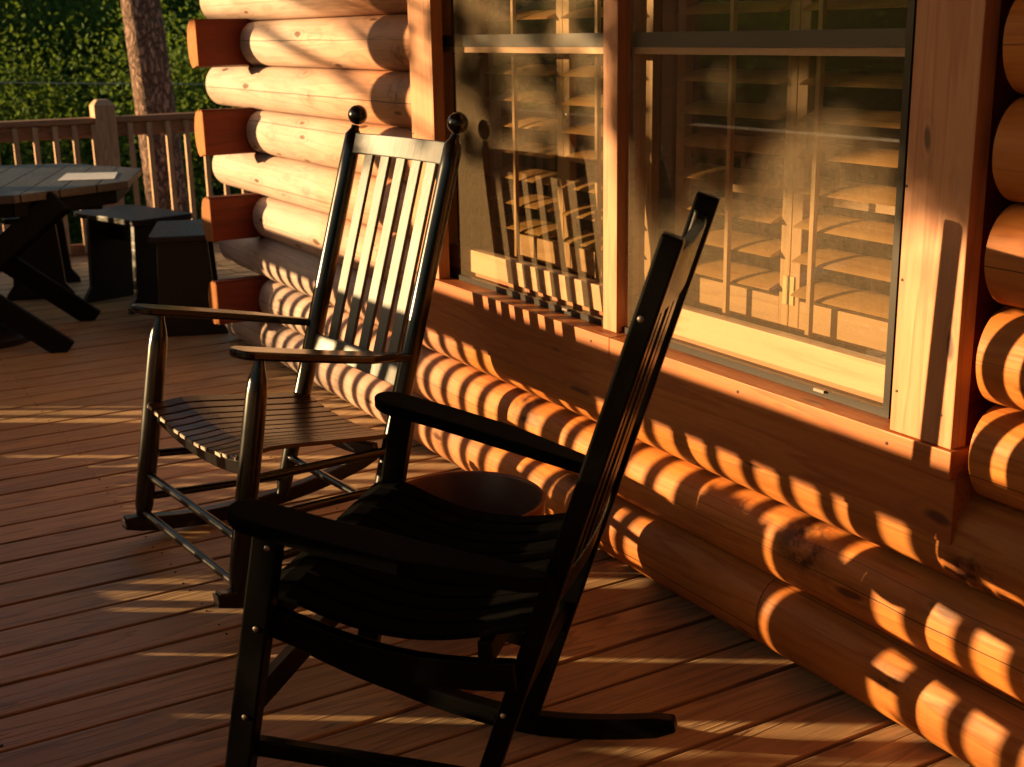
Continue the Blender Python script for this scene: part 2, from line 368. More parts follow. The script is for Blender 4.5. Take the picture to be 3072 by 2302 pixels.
AZ, EL = radians(34.0), radians(7.46)
w = bpy.data.worlds.new('World'); SC.world = w; w.use_nodes = True
wn = w.node_tree; bg = wn.nodes['Background']
sky = wn.nodes.new('ShaderNodeTexSky'); sky.sky_type = 'NISHITA'; sky.sun_disc = False
sky.sun_elevation = EL; sky.sun_rotation = pi + AZ; sky.air_density = 1.2; sky.dust_density = 1.5
wn.links.new(sky.outputs[0], bg.inputs[0]); bg.inputs[1].default_value = .05
sd = bpy.data.lights.new('sun', 'SUN'); sd.energy = 5.0; sd.angle = radians(.55); sd.color = (1, .66, .31)
so = bpy.data.objects.new('sun', sd); COL.objects.link(so)
S = Vector((sin(AZ) * cos(EL), cos(AZ) * cos(EL), -sin(EL)))      # direction the light travels
so.rotation_euler = S.to_track_quat('-Z', 'Y').to_euler(); so.location = (-8, -10, 6)

cd = bpy.data.cameras.new('camera'); cam = bpy.data.objects.new('camera', cd); COL.objects.link(cam); SC.camera = cam
cd.sensor_width = 36; cd.lens = 44.741; cd.clip_end = 3000; cd.clip_start = .05
cd.dof.use_dof = True; cd.dof.focus_distance = 2.7; cd.dof.aperture_fstop = 7.0
R0 = ((0.5069606, 0.86178284, -0.0179247), (0.22119377, -0.150164, -0.96359955), (-0.8331052, 0.48454217, -0.26674823))
cam.matrix_world = Matrix(((R0[0][0], -R0[1][0], -R0[2][0], 0), (R0[0][1], -R0[1][1], -R0[2][1], 0), (R0[0][2], -R0[1][2], -R0[2][2], H), (0, 0, 0, 1)))
SC.view_settings.view_transform = 'Standard'; SC.view_settings.look = 'None'; SC.view_settings.gamma = 1
SC.view_settings.exposure = 1.45
SC.cycles.max_bounces = 8; SC.cycles.transparent_max_bounces = 16; SC.cycles.caustics_reflective = False; SC.cycles.caustics_refractive = False

# ------------------------------------------------------------------ deck
def build_deck():
    mb = MB(); P = .1446; x0 = -2.493 - P / 2; rnd = random.Random(3)
    k = -46
    while True:
        cx = x0 + k * P
        if cx > 1.6: break
        y1 = 1.90 if cx > -5.35 else 5.2
        y0 = -.42
        if cx > -8.75:
            cuts = [y0, y1] if y1 < 2 else [y0, 2.4 + (.9 if k % 2 else 0), y1]
            for a, b in zip(cuts[:-1], cuts[1:]):
                dz = rnd.uniform(-.0012, .0012)
                mb.bx(cx - .0664, cx + .0664, a + .003, b - .003, -.026 + dz, dz)
        k += 1
    o = mb.build('deck', M['deck'], bevel=.0025); tag(o, 'reddish brown deck of narrow boards running towards the log wall', 'deck', kind='structure')
    mb = MB(); rnd = random.Random(9)
    for k in range(-44, 1):
        cx = x0 + k * P
        for y in (.25, .8, 1.35) if cx > -5.4 else (.25, .8, 1.35, 2.4, 3.0, 3.6):
            for d in (-.045, .045):
                px_, py_ = cx + d + rnd.uniform(-.004, .004), y + rnd.uniform(-.006, .006)
                mb.lathe((px_, py_, -.002), (px_, py_, .01), [(0, .0032), (.0036, .0032)], 8)
    tag(mb.build('deck_screws', M['nail']), 'small dark screw heads in pairs along the deck boards', 'screws', kind='structure')
    mb = MB()
    for y in (-.30, .25, .8, 1.35, 1.86, 2.4, 3.0, 3.6, 4.2, 4.8):
        xa, xb = (-8.72, 1.6) if y < 1.9 else (-8.72, -5.4)
        mb.bx(xa, xb, y - .02, y + .02, -.22, -.03)
    mb.bx(-8.76, 1.6, -.47, -.43, -.25, -.028); mb.bx(-8.78, -8.74, -.43, 5.2, -.25, -.028)
    for x in (-8.6, -6.0, -3.0, 0, 1.4):
        for y in (-.35, 4.6 if x < -5.5 else 1.7):
            mb.bx(x - .07, x + .07, y - .07, y + .07, gz(x, y) - .2, -.221)
    tag(mb.build('deck_substructure', M['railx']), 'joists and square posts carrying the deck boards', 'deck frame', kind='structure')
build_deck()

# ------------------------------------------------------------------ cabin
CO = Vector((-3.0, 1.86, 0))
cabin = empty('log_cabin', CO, 0, 'round pine log cabin wall with a double window behind the rocking chairs', 'log cabin')
def cb(mb, name, m, parent=cabin, bevel=0, **k):
    """mesh given in world coordinates, stored relative to the cabin"""
    return mb.build(name, m, parent, bevel, origin=CO, **k)
PZ = .1795; YG = 1.858; DP = .076
def gzline(k): return .004 + PZ * k
BURLS = {1: [(-3.02, .335, .055, 1.0), (-1.86, .315, .06, 1.0)], 0: [(-2.78, .19, .045, .8), (-1.60, .12, .03, .7)], 2: [(-1.43, .41, .05, .9)], 7: [(-3.74, 1.31, .05, .6), (-4.25, 1.37, .03, .4)], 6: [(-3.78, 1.20, .05, .6), (-4.5, 1.16, .03, .4)],
         5: [(-4.1, .98, .03, .4)], 4: [(-4.6, .80, .03, .4)]}
def log_mesh(k, xa, xb, seed):
    """a D-section log between grooves k and k+1"""
    z0, z1 = gzline(k), gzline(k + 1); zc = (z0 + z1) / 2; hh = (z1 - z0) / 2 - .0008
    n = max(2, int((xb - xa) / .035)); m = 26; vs = []; fs = []; ang = []; bur = []
    ca = random.Random(seed).uniform(-.45, .65)
    for i in range(n + 1):
        x = xa + (xb - xa) * i / n
        for j in range(m + 1):
            q = -pi / 2 + pi * j / m
            wob = 1 + .045 * noise.noise(Vector((x * 1.1, k * 5.3, q * .6))) + .02 * noise.noise(Vector((x * 6, k * 3.1, q * 1.5)))
            zz = zc + hh * sin(q); dd = DP * cos(q) ** .92 * wob if cos(q) > 0 else 0
            bb = 0
            for bxx, bz, br, bs in BURLS.get(k, ()):
                d = sqrt(((x - bxx) / 1.35) ** 2 + (zz - bz) ** 2) / br
                if d < 1.8:
                    g = math.exp(-d * d * 1.6) * bs; bb = max(bb, min(1, g * 1.6))
                    dd += g * .012 * (.5 + noise.noise(Vector((x * 30, zz * 30, 1.7))))
            vs.append((x, YG - dd, zz)); ang.append(q - ca); bur.append(bb)
        vs.append((x, YG + .06, z1 - .0008)); ang.append(9); bur.append(0)
        vs.append((x, YG + .06, z0 + .0008)); ang.append(9); bur.append(0)
    c = m + 3
    for i in range(n):
        for j in range(c):
            j2 = (j + 1) % c
            fs.append((i * c + j, (i + 1) * c + j, (i + 1) * c + j2, i * c + j2))
    fs.append(tuple(range(c))); fs.append(tuple(range(n * c + c - 1, n * c - 1, -1)))
    mb = MB(); mb.add(vs, fs, True)
    return mb, ang, bur
def add_log(k, xa, xb, seed):
    mb, ang, bur = log_mesh(k, xa, xb, seed)
    o = cb(mb, 'log', M['log'], sharp=55)
    for nm, d in (('ang', ang), ('burl', bur)):
        a = o.data.attributes.new(nm, 'FLOAT', 'POINT'); a.data.foreach_set('value', d)
    return o
XL_ODD, XL_EVEN = -5.36, -5.74
WL, WR, WT = -3.630, -1.450, 2.12
for k in range(0, 14):
    xl = XL_EVEN if k % 2 == 0 else XL_ODD
    if k == 0:
        add_log(k, xl, -1.9935, 1); add_log(k, -1.9905, 1.6, 22)
    elif k < 3: add_log(k, xl, 1.6, 10 + k)
    elif gzline(k + 1) < WT + .1:
        add_log(k, xl, WL, 10 + k); add_log(k, WR, 1.6, 40 + k)
    else: add_log(k, xl, 1.6, 10 + k)
# backing wall and room
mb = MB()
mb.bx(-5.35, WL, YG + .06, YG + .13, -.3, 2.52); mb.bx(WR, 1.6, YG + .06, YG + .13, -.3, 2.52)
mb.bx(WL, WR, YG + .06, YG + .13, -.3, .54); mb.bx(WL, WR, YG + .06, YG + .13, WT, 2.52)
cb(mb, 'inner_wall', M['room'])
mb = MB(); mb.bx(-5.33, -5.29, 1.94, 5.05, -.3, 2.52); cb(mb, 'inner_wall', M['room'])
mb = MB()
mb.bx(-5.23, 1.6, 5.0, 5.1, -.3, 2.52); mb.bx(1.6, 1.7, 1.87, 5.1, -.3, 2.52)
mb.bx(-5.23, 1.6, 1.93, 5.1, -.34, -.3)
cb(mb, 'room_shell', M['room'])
mb = MB(); mb.bx(-5.9, 1.8, 1.80, 5.3, 2.521, 2.6); cb(mb, 'ceiling', M['room'])
mb = MB(); mb.bx(-5.30, 1.75, -.80, 1.86, 2.66, 2.72)
for i in range(10): mb.bx(-5.28 + i * .75, -5.22 + i * .75, -.78, 1.85, 2.54, 2.6595)
mb.bx(-5.30, 1.75, -.34, -.22, 2.40, 2.5395)
cb(mb, 'porch_roof', M['railx'])
# side wall logs (running away from the porch) with their ends standing past the corner
for k in range(1, 14, 2):
    z0, z1 = gzline(k), gzline(k + 1)
    if True:
        xf = -5.235; y0 = 1.602; y1 = 5.1
        # D-section: flat face towards +x, round face towards -x
        prof = []
        for j in range(13):
            q = -pi / 2 + pi * j / 12
            prof.append((xf - .07 - .055 * cos(q), (z0 + z1) / 2 + (PZ / 2 + .003) * sin(q)))
        top = z1 + .010; bot = z0 - .002
        prof = prof + [(xf - .055, z1 + .003), (xf - .055, top), (xf - .042, top), (xf - .042, z1 + .003), (xf - .026, z1 + .003), (xf - .026, top), (xf - .012, top), (xf - .012, z1 + .003), (xf, z1 + .003), (xf, z0 + .006),
                       (xf - .006, z0 + .006), (xf - .010, z0 + .018), (xf - .014, z0 + .006), (xf - .022, z0 + .006), (xf - .026, z0 + .018), (xf - .030, z0 + .006), (xf - .045, z0 + .002)]
        n = len(prof)
        vs = [(x, y0, z) for x, z in prof] + [(x, y1, z) for x, z in prof]
        fs = [tuple(range(n - 1, -1, -1)), tuple(range(n, 2 * n))] + [(i, (i + 1) % n, n + (i + 1) % n, n + i) for i in range(n)]
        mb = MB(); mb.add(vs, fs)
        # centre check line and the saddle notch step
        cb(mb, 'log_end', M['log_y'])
        mb = MB()
        vs = [(x + .0005, y0 - .0025, z) for x, z in prof]; vs2 = [(x + .0005, y0 + .001, z) for x, z in prof]
        mb.add(vs + vs2, [tuple(range(n - 1, -1, -1)), tuple(range(n, 2 * n))] + [(i, (i + 1) % n, n + (i + 1) % n, n + i) for i in range(n)])
        e = cb(mb, 'end_grain', M['endgrain'])
        mb = MB(); zc = (z0 + z1) / 2
        mb.bx(xf - .001, xf + .0012, y0 + .004, 1.80, zc - .012, zc - .0105)
        cb(mb, 'seam', M['nail'])
# ---- window: casing, sill, apron
CY = 1.762      # sill front plane
CY2 = 1.768     # casing front plane
mb = MB(); mb.bx(-3.630, -3.478, CY2, CY + .045, .641, 2.12); cb(mb, 'side_casing', M['casing'], bevel=.002)
mb = MB(); mb.bx(-1.624, -1.478, CY2, CY + .045, .641, 2.12); cb(mb, 'side_casing', M['casing'], bevel=.002)
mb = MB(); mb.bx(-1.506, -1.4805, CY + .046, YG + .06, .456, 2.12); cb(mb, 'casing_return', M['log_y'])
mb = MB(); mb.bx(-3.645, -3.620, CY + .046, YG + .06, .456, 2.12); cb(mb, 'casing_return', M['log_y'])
mb = MB(); mb.bx(-3.64, -1.44, CY - .004, CY + .05, 2.121, 2.24); cb(mb, 'head_casing', M['apron'], bevel=.002)
mb = MB(); mb.bx(-2.630, -2.570, 1.802, 1.84, .641, 2.12); cb(mb, 'mullion', M['casing'], bevel=.002)
mb = MB(); mb.bx(-3.650, -2.541, CY - .003, CY + .10, .587, .640); mb.bx(-2.5395, -1.469, CY - .003, CY + .10, .587, .640); cb(mb, 'window_sill', M['apron'], bevel=.002)
mb = MB(); mb.bx(-3.625, -1.472, CY + .017, CY + .062, .456, .5865); cb(mb, 'window_apron', M['apron'], bevel=.002)
mb = MB(); mb.bx(-1.4995, -1.4725, CY + .063, YG + .06, .457, .64); cb(mb, 'casing_return', M['apron'])
for x, z in ((-1.616, .93), (-1.62, 1.10), (-1.505, .70), (-1.612, .72), (-3.62, 1.08), (-3.51, .70)):
    mb = MB(); mb.cyl((x, CY2 - .0012, z), (x, CY2 + .001, z), .0028, n=8); cb(mb, 'nail', M['nail'])
for x in (-3.50, -2.62, -2.46, -3.14, -2.05, -1.62):
    mb = MB(); mb.cyl((x, CY - .0042, .617), (x, CY, .617), .0036, n=8); cb(mb, 'nail', M['nail'])
# ---- two window units
def window_unit(xa, xb):
    fr = MB(); y = 1.826; t = .016
    fr.bx(xa, xb, y - .006, y + .006, .6405, .6405 + t); fr.bx(xa, xb, y - .006, y + .006, 2.10, 2.115)
    fr.bx(xa, xa + t, y - .006, y + .006, .6566, 2.0999); fr.bx(xb - t, xb, y - .006, y + .006, .6566, 2.0999)
    win = cb(fr, 'window', M['frame'])
    s = MB(); s.bx(xa + t, xb - t, y - .0006, y + .0006, .6567, 2.0998); cb(s, 'insect_screen', M['screen'], win)
    c = MB()   # wooden sash frame behind the screen
    c.bx(xa - .01, xb + .01, 1.8631, 1.93, .641, .664)
    cb(c, 'inner_sill', M['apron'], win)
    c = MB(); c.bx(xa + .03, xb - .03, 1.852, 1.888, .6645, .733); c.bx(xa - .012, xa + .03, 1.852, 1.888, .6645, 2.12); c.bx(xb - .03, xb + .012, 1.852, 1.888, .6645, 2.12)
    cb(c, 'sash', M['sash'], win, bevel=.002)
    c = MB(); c.bx(xa + .0305, xb - .0305, 1.846, 1.892, 1.338, 1.372); cb(c, 'meeting_rail', M['dark'], win)
    c = MB(); c.bx(xa + .0305, xb - .0305, 1.850, 1.892, 1.322, 1.3375); cb(c, 'check_rail', M['sash'], win)
    g = MB(); g.bx(xa + .0305, xb - .0305, 1.869, 1.873, .7335, 1.3215); g.bx(xa + .0305, xb - .0305, 1.869, 1.873, 1.3725, 2.1); cb(g, 'glass_pane', M['glass'], win)
    l = MB(); l.bx(xb - .20, xb - .17, y - .014, y - .0065, .652, .658); cb(l, 'screen_latch', M['steel'], win)
    return win
window_unit(-3.600, -2.640)
window_unit(-2.600, -1.676)
# ---- louvred shutters inside
def shutter(xa, xb, rod, a=17):
    y = 1.985
    st = MB(); st.bx(xa, xa + .032, y - .012, y + .012, .712, 2.1); st.bx(xb - .032, xb, y - .012, y + .012, .712, 2.1)
    s = cb(st, 'shutter', M['shutterz'], bevel=.0015)
    for za, zb in ((.712, .782), (2.05, 2.1)):
        r = MB(); r.bx(xa + .0325, xb - .0325, y - .011, y + .011, za, zb); cb(r, 'shutter_rail', M['shutter'], s, bevel=.0015)
    z = .812; L = []
    while z < 2.03:
        if True:
            lm = MB(); n = 12; pts = []
            for j in range(n):
                q = 2 * pi * j / n; pts.append((.044 * cos(q), .0055 * sin(q)))
            ca, sa = cos(radians(a)), sin(radians(a)); vs = []
            for x in (xa + .035, xb - .035):
                for py, pz in pts: vs.append((x, y + py * ca - pz * sa, z + py * sa + pz * ca))
            fs = [tuple(range(n - 1, -1, -1)), tuple(range(n, 2 * n))] + [(i, (i + 1) % n, n + (i + 1) % n, n + i) for i in range(n)]
            lm.add(vs, fs, True); cb(lm, 'louver', M['shutter'], s)
        z += .0765
    rd = MB(); rd.bx(rod - .006, rod + .006, y - .062, y - .050, .70, 2.02)
    cb(rd, 'tilt_rod', M['shutterz'], s)
    return s
s1 = shutter(-3.50, -3.08, -3.27); s2 = shutter(-3.078, -2.66, -2.84)
s3 = shutter(-2.56, -2.135, -2.30); s4 = shutter(-2.133, -1.66, -2.02)
mb = MB(); mb.bx(-2.152, -2.1355, 1.9695, 1.9725, .77, .835); mb.bx(-2.1325, -2.116, 1.9695, 1.9725, .77, .835); mb.cyl((-2.134, 1.969, .77), (-2.134, 1.969, .835), .004); cb(mb, 'hinge', M['brass'], s3)
mb = MB(); mb.bx(-2.62, -1.60, 2.03, 2.05, .995, 1.025); cb(mb, 'crossbar', M['shutter'])

# ------------------------------------------------------------------ rocking chairs
def arc_pts(y0, y1, yc, R, zoff, x, n=18):
    return [(x, y, (y - yc) ** 2 / (2 * R) + zoff) for y in [y0 + (y1 - y0) * i / (n - 1) for i in range(n)]]
def lerp(a, b, t): return tuple(a[i] + (b[i] - a[i]) * t for i in range(len(a)))

def turned_rocker():
    t = empty('rocking_chair', (-3.158, .925, 0), radians(5.62),
              'tall black rocking chair with turned posts and ball finials, beside the left window', 'rocking chair', 'black porch rocking chairs')
    K = M['black']
    BA, BB = (.315, .09), (.626, 1.154)          # rear post axis, (y,z)
    ax = Vector((0, BB[0] - BA[0], BB[1] - BA[1])).normalized()
    for s in (-1, 1):
        # rear post with its finial
        mb = MB(); a = Vector((s * .262, BA[0], BA[1])) - ax * .035; b = Vector((s * .262, BB[0], BB[1])); L = (b - a).length
        mb.lathe(a, b, [(0, .016), (.03, .022), (.25, .0255), (.55, .0265), (L - .12, .0255), (L - .058, .0245), (L - .050, .019), (L - .040, .0125), (L - .030, .012)], 18)
        o = mb.build('rear_post', K, t)
        f = MB(); f.ball(b, .0285, 18); f.build('finial', K, o)
        # front leg: turned, tapering at both ends
        mb = MB(); a = Vector((s * .32, -.104, .045)); b = Vector((s * .318, .004, .645)); L = (b - a).length
        mb.lathe(a, b, [(0, .013), (.02, .018), (.06, .0255), (.20, .0275), (.42, .0275), (L - .09, .0265), (L - .055, .023), (L - .02, .014), (L, .012)], 18)
        mb.build('leg', K, t)
        # rocker
        mb = MB(); pts = arc_pts(-.155, .64, .16, 1.28, .024, s * .30)
        pts = [(p[0] + s * (.02 if i < 9 else .02 - .045 * (i - 9) / 8), p[1], p[2]) for i, p in enumerate(pts)]
        mb.sweep(pts, .034, .044, (1, 0, 0), taper=lambda q, w, h: (w, h * (1 if .05 < q < .93 else (.80 if q < .05 else 1 - (q - .93) * 5))))
        mb.build('rocker', K, t, bevel=.003)
        mb = MB(); mb.beam((pts[0][0], pts[0][1] - .0010, pts[0][2] - .013), (pts[0][0], pts[0][1] + .001 - .0045, pts[0][2] + .013), .028, .002, (1, 0, 0)); mb.build('rocker_tip', M['sunlit_end'], t)
        # arm: paddle front, diagonal cut behind
        mb = MB(); o1 = []
        for i in range(13):
            q = -pi * i / 12
            o1.append((.322 + .043 * cos(q), -.030 + .041 * sin(q)))
        out = [(.365, .05), (.358, .20), (.345, .30), (.300, .385), (.285, .452)][::-1] + o1[0:] + [(.283, .05), (.280, .20), (.272, .34), (.255, .452)]
        out = [(s * x, y) for x, y in out]
        if s < 0: out = out[::-1]
        mb.prism(out, lambda x, y: .648 - .205 * (y + .03), .022)
        mb.build('arm', K, t, bevel=.006, segs=3)
        # side rungs
        mb = MB(); mb.cyl((s * .32, -.05, .345), (s * .268, .387, .318), .0115); mb.build('rung', K, t)
        mb = MB(); mb.cyl((s * .32, -.038, .245 if s < 0 else .24), (s * .265, .358, .215), .0115); mb.build('rung', K, t)
        mb = MB(); mb.cyl((s * .32, -.085, .125), (s * .264, .328, .112), .0115); mb.build('rung', K, t)
    for z in (.192, .083):
        mb = MB(); y = -.104 + (z - .045) * .18
        mb.cyl((-.32, y, z), (.32, y, z), .0115); mb.build('rung', K, t)
    mb = MB(); mb.cyl((-.262, .335, .17), (.262, .335, .17), .0115); mb.build('rung', K, t)
    # dished seat: cross rails carry narrow strips running front to back
    def dish(w): return -.030 * (1 - (w / .29) ** 2)
    def seatz(y): return .4145 - .135 * (y + .06) + .018 * math.exp(-((y + .06) / .06) ** 2) * -1 + .010 * max(0, (y - .30)) * 3
    for yy, wd in ((-.035, .30), (.335, .262)):
        mb = MB(); pts = [(w, yy, seatz(yy) - .030 + dish(w)) for w in [-wd + 2 * wd * i / 14 for i in range(15)]]
        mb.sweep(pts, .022, .036, (0, 1, 0)); mb.build('seat_rail', K, t, bevel=.003)
    seat = MB(); n = 13
    for i in range(n):
        w = -.276 + .552 * i / (n - 1); w2 = w * .90
        y_end = .405
        pts = [(w + (w2 - w) * max(0, (y + .06)) / .46, y, seatz(y) + dish(w)) for y in [-.066 + (y_end + .066) * j / 10 for j in range(11)]]
        wf = .0375
        vs = []
        sl = (.060 * w / .29 ** 2)
        seat.sweep(pts, wf, .011, (1, 0, sl), taper=lambda q, a, b: (a * (1 - .08 * q), b))
    seat.build('seat', M['blackseat'], t, bevel=.0015)
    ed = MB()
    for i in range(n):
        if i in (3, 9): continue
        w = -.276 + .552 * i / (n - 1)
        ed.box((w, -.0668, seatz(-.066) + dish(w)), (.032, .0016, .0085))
    ed.build('seat_edge', M['sunlit_end'], t)
    # back: curved rails and five flat slats
    def bk(w, z, bow=.016):
        y = .2887 + .2923 * z
        return Vector((w, y + bow * (1 - (w / .26) ** 2), z))
    nrm = Vector((0, 1, -.2923)).normalized(); upv = Vector((0, .2923, 1)).normalized()
    def backrail(z0, z1, th, name):
        mb = MB(); n = 14; vs = []; fs = []
        for i in range(n + 1):
            w = -.247 + .494 * i / n; p0 = bk(w, z0); p1 = bk(w, z1)
            vs += [p0 - nrm * th / 2, p1 - nrm * th / 2, p1 + nrm * th / 2, p0 + nrm * th / 2]
        for i in range(n):
            for j in range(4): fs.append((i * 4 + j, (i + 1) * 4 + j, (i + 1) * 4 + (j + 1) % 4, i * 4 + (j + 1) % 4))
        fs.append((3, 2, 1, 0)); fs.append((n * 4, n * 4 + 1, n * 4 + 2, n * 4 + 3)); mb.add(vs, fs)
        return mb.build(name, M['blackslat'], t, bevel=.003)
    backrail(1.046, 1.103, .020, 'top_rail'); backrail(.474, .532, .022, 'lower_rail')
    for i in range(5):
        w = -.163 + .083 * i; mb = MB()
        a = bk(w, .528) ; b = bk(w, 1.05); mb.beam(a, b, .045, .0105, (1, 0, 0)); mb.build('back_slat', M['blackslat'], t, bevel=.002)
    return t
turned_rocker()

def square_rocker():
    K = M['black2']
    t = empty('rocking_chair', (-1.998, .818, 0), radians(-45.48),
              'nearer black rocking chair with flat square posts and broad arms, turned away from the window', 'rocking chair', 'black porch rocking chairs')
    PA, PB = (.267, .054), (.602, 1.100)
    for s in (-1, 1):
        tw = .251 if s < 0 else .212
        mb = MB(); mb.beam((s * .226, PA[0], PA[1]), (s * tw, PB[0] + (.004 if s > 0 else 0), PB[1]), .030, .042 if s < 0 else .034, (1, 0, 0))
        o = mb.build('rear_post', K, t, bevel=.004)
        mb = MB()
        for y, z in ((.350, .330), (.366, .385), (.565, .985), (.43, .575)): mb.lathe((s * .243, y, z), (s * .2475, y, z), [(0, .0048), (.0015, .0048), (.0032, .002)], 10)
        mb.build('bolt', M['steel'], o)
        mb = MB(); mb.beam((s * .306, -.116, .064), (s * .306, .0, .651), .034, .045, (1, 0, 0)); o = mb.build('leg', K, t, bevel=.004)
        mb = MB()
        for y, z in ((.0, .618), (-.030, .478), (-.062, .318)): mb.lathe((s * .323, y, z), (s * .3275, y, z), [(0, .0048), (.0015, .0048), (.0032, .002)], 10)
        mb.build('bolt', M['steel'], o)
        mb = MB(); pts = arc_pts(-.26, .560, .27, 1.18, .0235, s * .256, 22)
        pts = [(s * (.290 if i < 6 else .290 - .034 * min(1, (i - 6) / 8)), p[1], p[2]) for i, p in enumerate(pts)]
        mb.sweep(pts, .034, .044, (1, 0, 0), taper=lambda q, w, h: (w, h * (1 if q < .95 else 1 - (q - .95) * 8)))
        mb.build('rocker', K, t, bevel=.006, segs=3)
        # broad arm
        out = []
        for i in range(13):
            q = -pi * i / 12; out.append((.315 + .045 * cos(q), -.018 + .044 * sin(q)))
        out = [(.256, .435), (.285, .40), (.345, .22), (.358, .08)] + out + [(.268, .08), (.256, .20), (.246, .30), (.232, .435)]
        out = [(s * x, y) for x, y in out]
        if s < 0: out = out[::-1]
        mb = MB(); mb.prism(out, lambda x, y: .650 - .21 * (y + .01), .024); mb.build('arm', M['armblack'], t, bevel=.006, segs=3)
        # curved side rail of the seat and lower stretcher
        pts = [(s * (.281 - .030 * (y + .03) / .42), y, .478 - .16 * (y + .03) - .030 * sin(pi * min(1, max(0, (y + .03) / .42)))) for y in [-.03 + .405 * j / 10 for j in range(11)]]
        mb = MB(); mb.sweep(pts, .022, .050, (1, 0, 0)); mb.build('seat_rail', K, t, bevel=.003)
        mb = MB(); mb.beam((s * .29, -.06, .248), (s * .24, .33, .205), .022, .030, (1, 0, 0)); mb.build('stretcher', K, t, bevel=.003)
    mb = MB(); mb.beam((-.29, -.062, .330), (.29, -.062, .330), .022, .044, (0, 1, 0)); mb.build('stretcher', K, t, bevel=.003)
    mb = MB(); mb.beam((-.226, .34, .30), (.226, .34, .30), .022, .036, (0, 1, 0)); mb.build('stretcher', K, t, bevel=.003)
    # S-shaped seat of bent strips running front to back
    def sz(y):
        q = (y + .05) / .46
        return .540 - .050 * q - .052 * sin(pi * min(1, max(0, q * 1.05))) - (.032 * (1 - q / .16) ** 2 if q < .16 else 0)
    seat = MB(); n = 11
    for i in range(n):
        w = -.258 + .516 * i / (n - 1)
        pts = [(w * (1 - .10 * (y + .05) / .46), y, sz(y)) for y in [-.058 + .455 * j / 16 for j in range(17)]]
        seat.sweep(pts, .0435, .010, (1, 0, 0), taper=lambda q, a, b: (a * (1 - .08 * q), b))
    seat.build('seat', M['blackseat2'], t, bevel=.002)
    for yy in (-.02, .33):
        mb = MB(); mb.beam((-.27, yy, sz(yy) - .028), (.27, yy, sz(yy) - .028), .024, .040, (0, 1, 0)); mb.build('seat_rail', K, t, bevel=.003)
    def bk(w, z, bow=.015):
        y = PA[0] + (z - PA[1]) * (PB[0] - PA[0]) / (PB[1] - PA[1])
        return Vector((w, y + bow * (1 - (w / .22) ** 2), z))
    nrm = Vector((0, 1, -.3203)).normalized()
    def backrail(z0, z1, th, name):
        mb = MB(); n = 14; vs = []; fs = []
        for i in range(n + 1):
            w = -.2145 + .429 * i / n; p0 = bk(w, z0); p1 = bk(w, z1)
            vs += [p0 - nrm * th / 2, p1 - nrm * th / 2, p1 + nrm * th / 2, p0 + nrm * th / 2]
        for i in range(n):
            for j in range(4): fs.append((i * 4 + j, (i + 1) * 4 + j, (i + 1) * 4 + (j + 1) % 4, i * 4 + (j + 1) % 4))
        fs.append((3, 2, 1, 0)); fs.append((n * 4, n * 4 + 1, n * 4 + 2, n * 4 + 3)); mb.add(vs, fs)
        return mb.build(name, K, t, bevel=.003)
    backrail(.975, 1.072, .020, 'top_rail'); backrail(.505, .56, .020, 'lower_rail')
    for i in range(6):
        w = -.165 + .066 * i; mb = MB(); mb.beam(bk(w, .558), bk(w, .977), .040, .010, (1, 0, 0)); mb.build('back_slat', K, t, bevel=.002)
    return t
square_rocker()

# ------------------------------------------------------------------ round clay planter between the chairs
def pot():
    t = empty('planter_pot', (-2.545, 1.345, 0), 0, 'wide red-brown clay pot standing empty on the deck between the chair and the wall', 'pot')
    n = 48
    def rings(prof, close):
        mb = MB(); vs = []; fs = []
        for z, r in prof:
            for k in range(n): vs.append((r * cos(2 * pi * k / n), r * sin(2 * pi * k / n), z + .001))
        for i in range(len(prof) - 1):
            for k in range(n):
                k2 = (k + 1) % n; fs.append((i * n + k, i * n + k2, (i + 1) * n + k2, (i + 1) * n + k))
        if close: fs.append(tuple(range(n - 1, -1, -1)))
        mb.add(vs, fs, True); return mb
    rings([(.0, .128), (.012, .136), (.15, .165), (.258, .180), (.262, .190), (.298, .192), (.302, .190), (.302, .185), (.296, .1825)], True).build('pot_body', M['pot'], t)
    rings([(.296, .1820), (.28, .178), (.15, .150), (.06, .13)], False).build('inner_glaze', plain('pale_inner_glaze', (.085, .035, .018), .35), t)
    mb = MB(); mb.lathe((0, 0, .055), (0, 0, .17), [(0, .12), (.06, .132), (.075, .125)], 32); mb.build('soil', plain('dry_soil', (.03, .018, .01), .9), t)
pot()

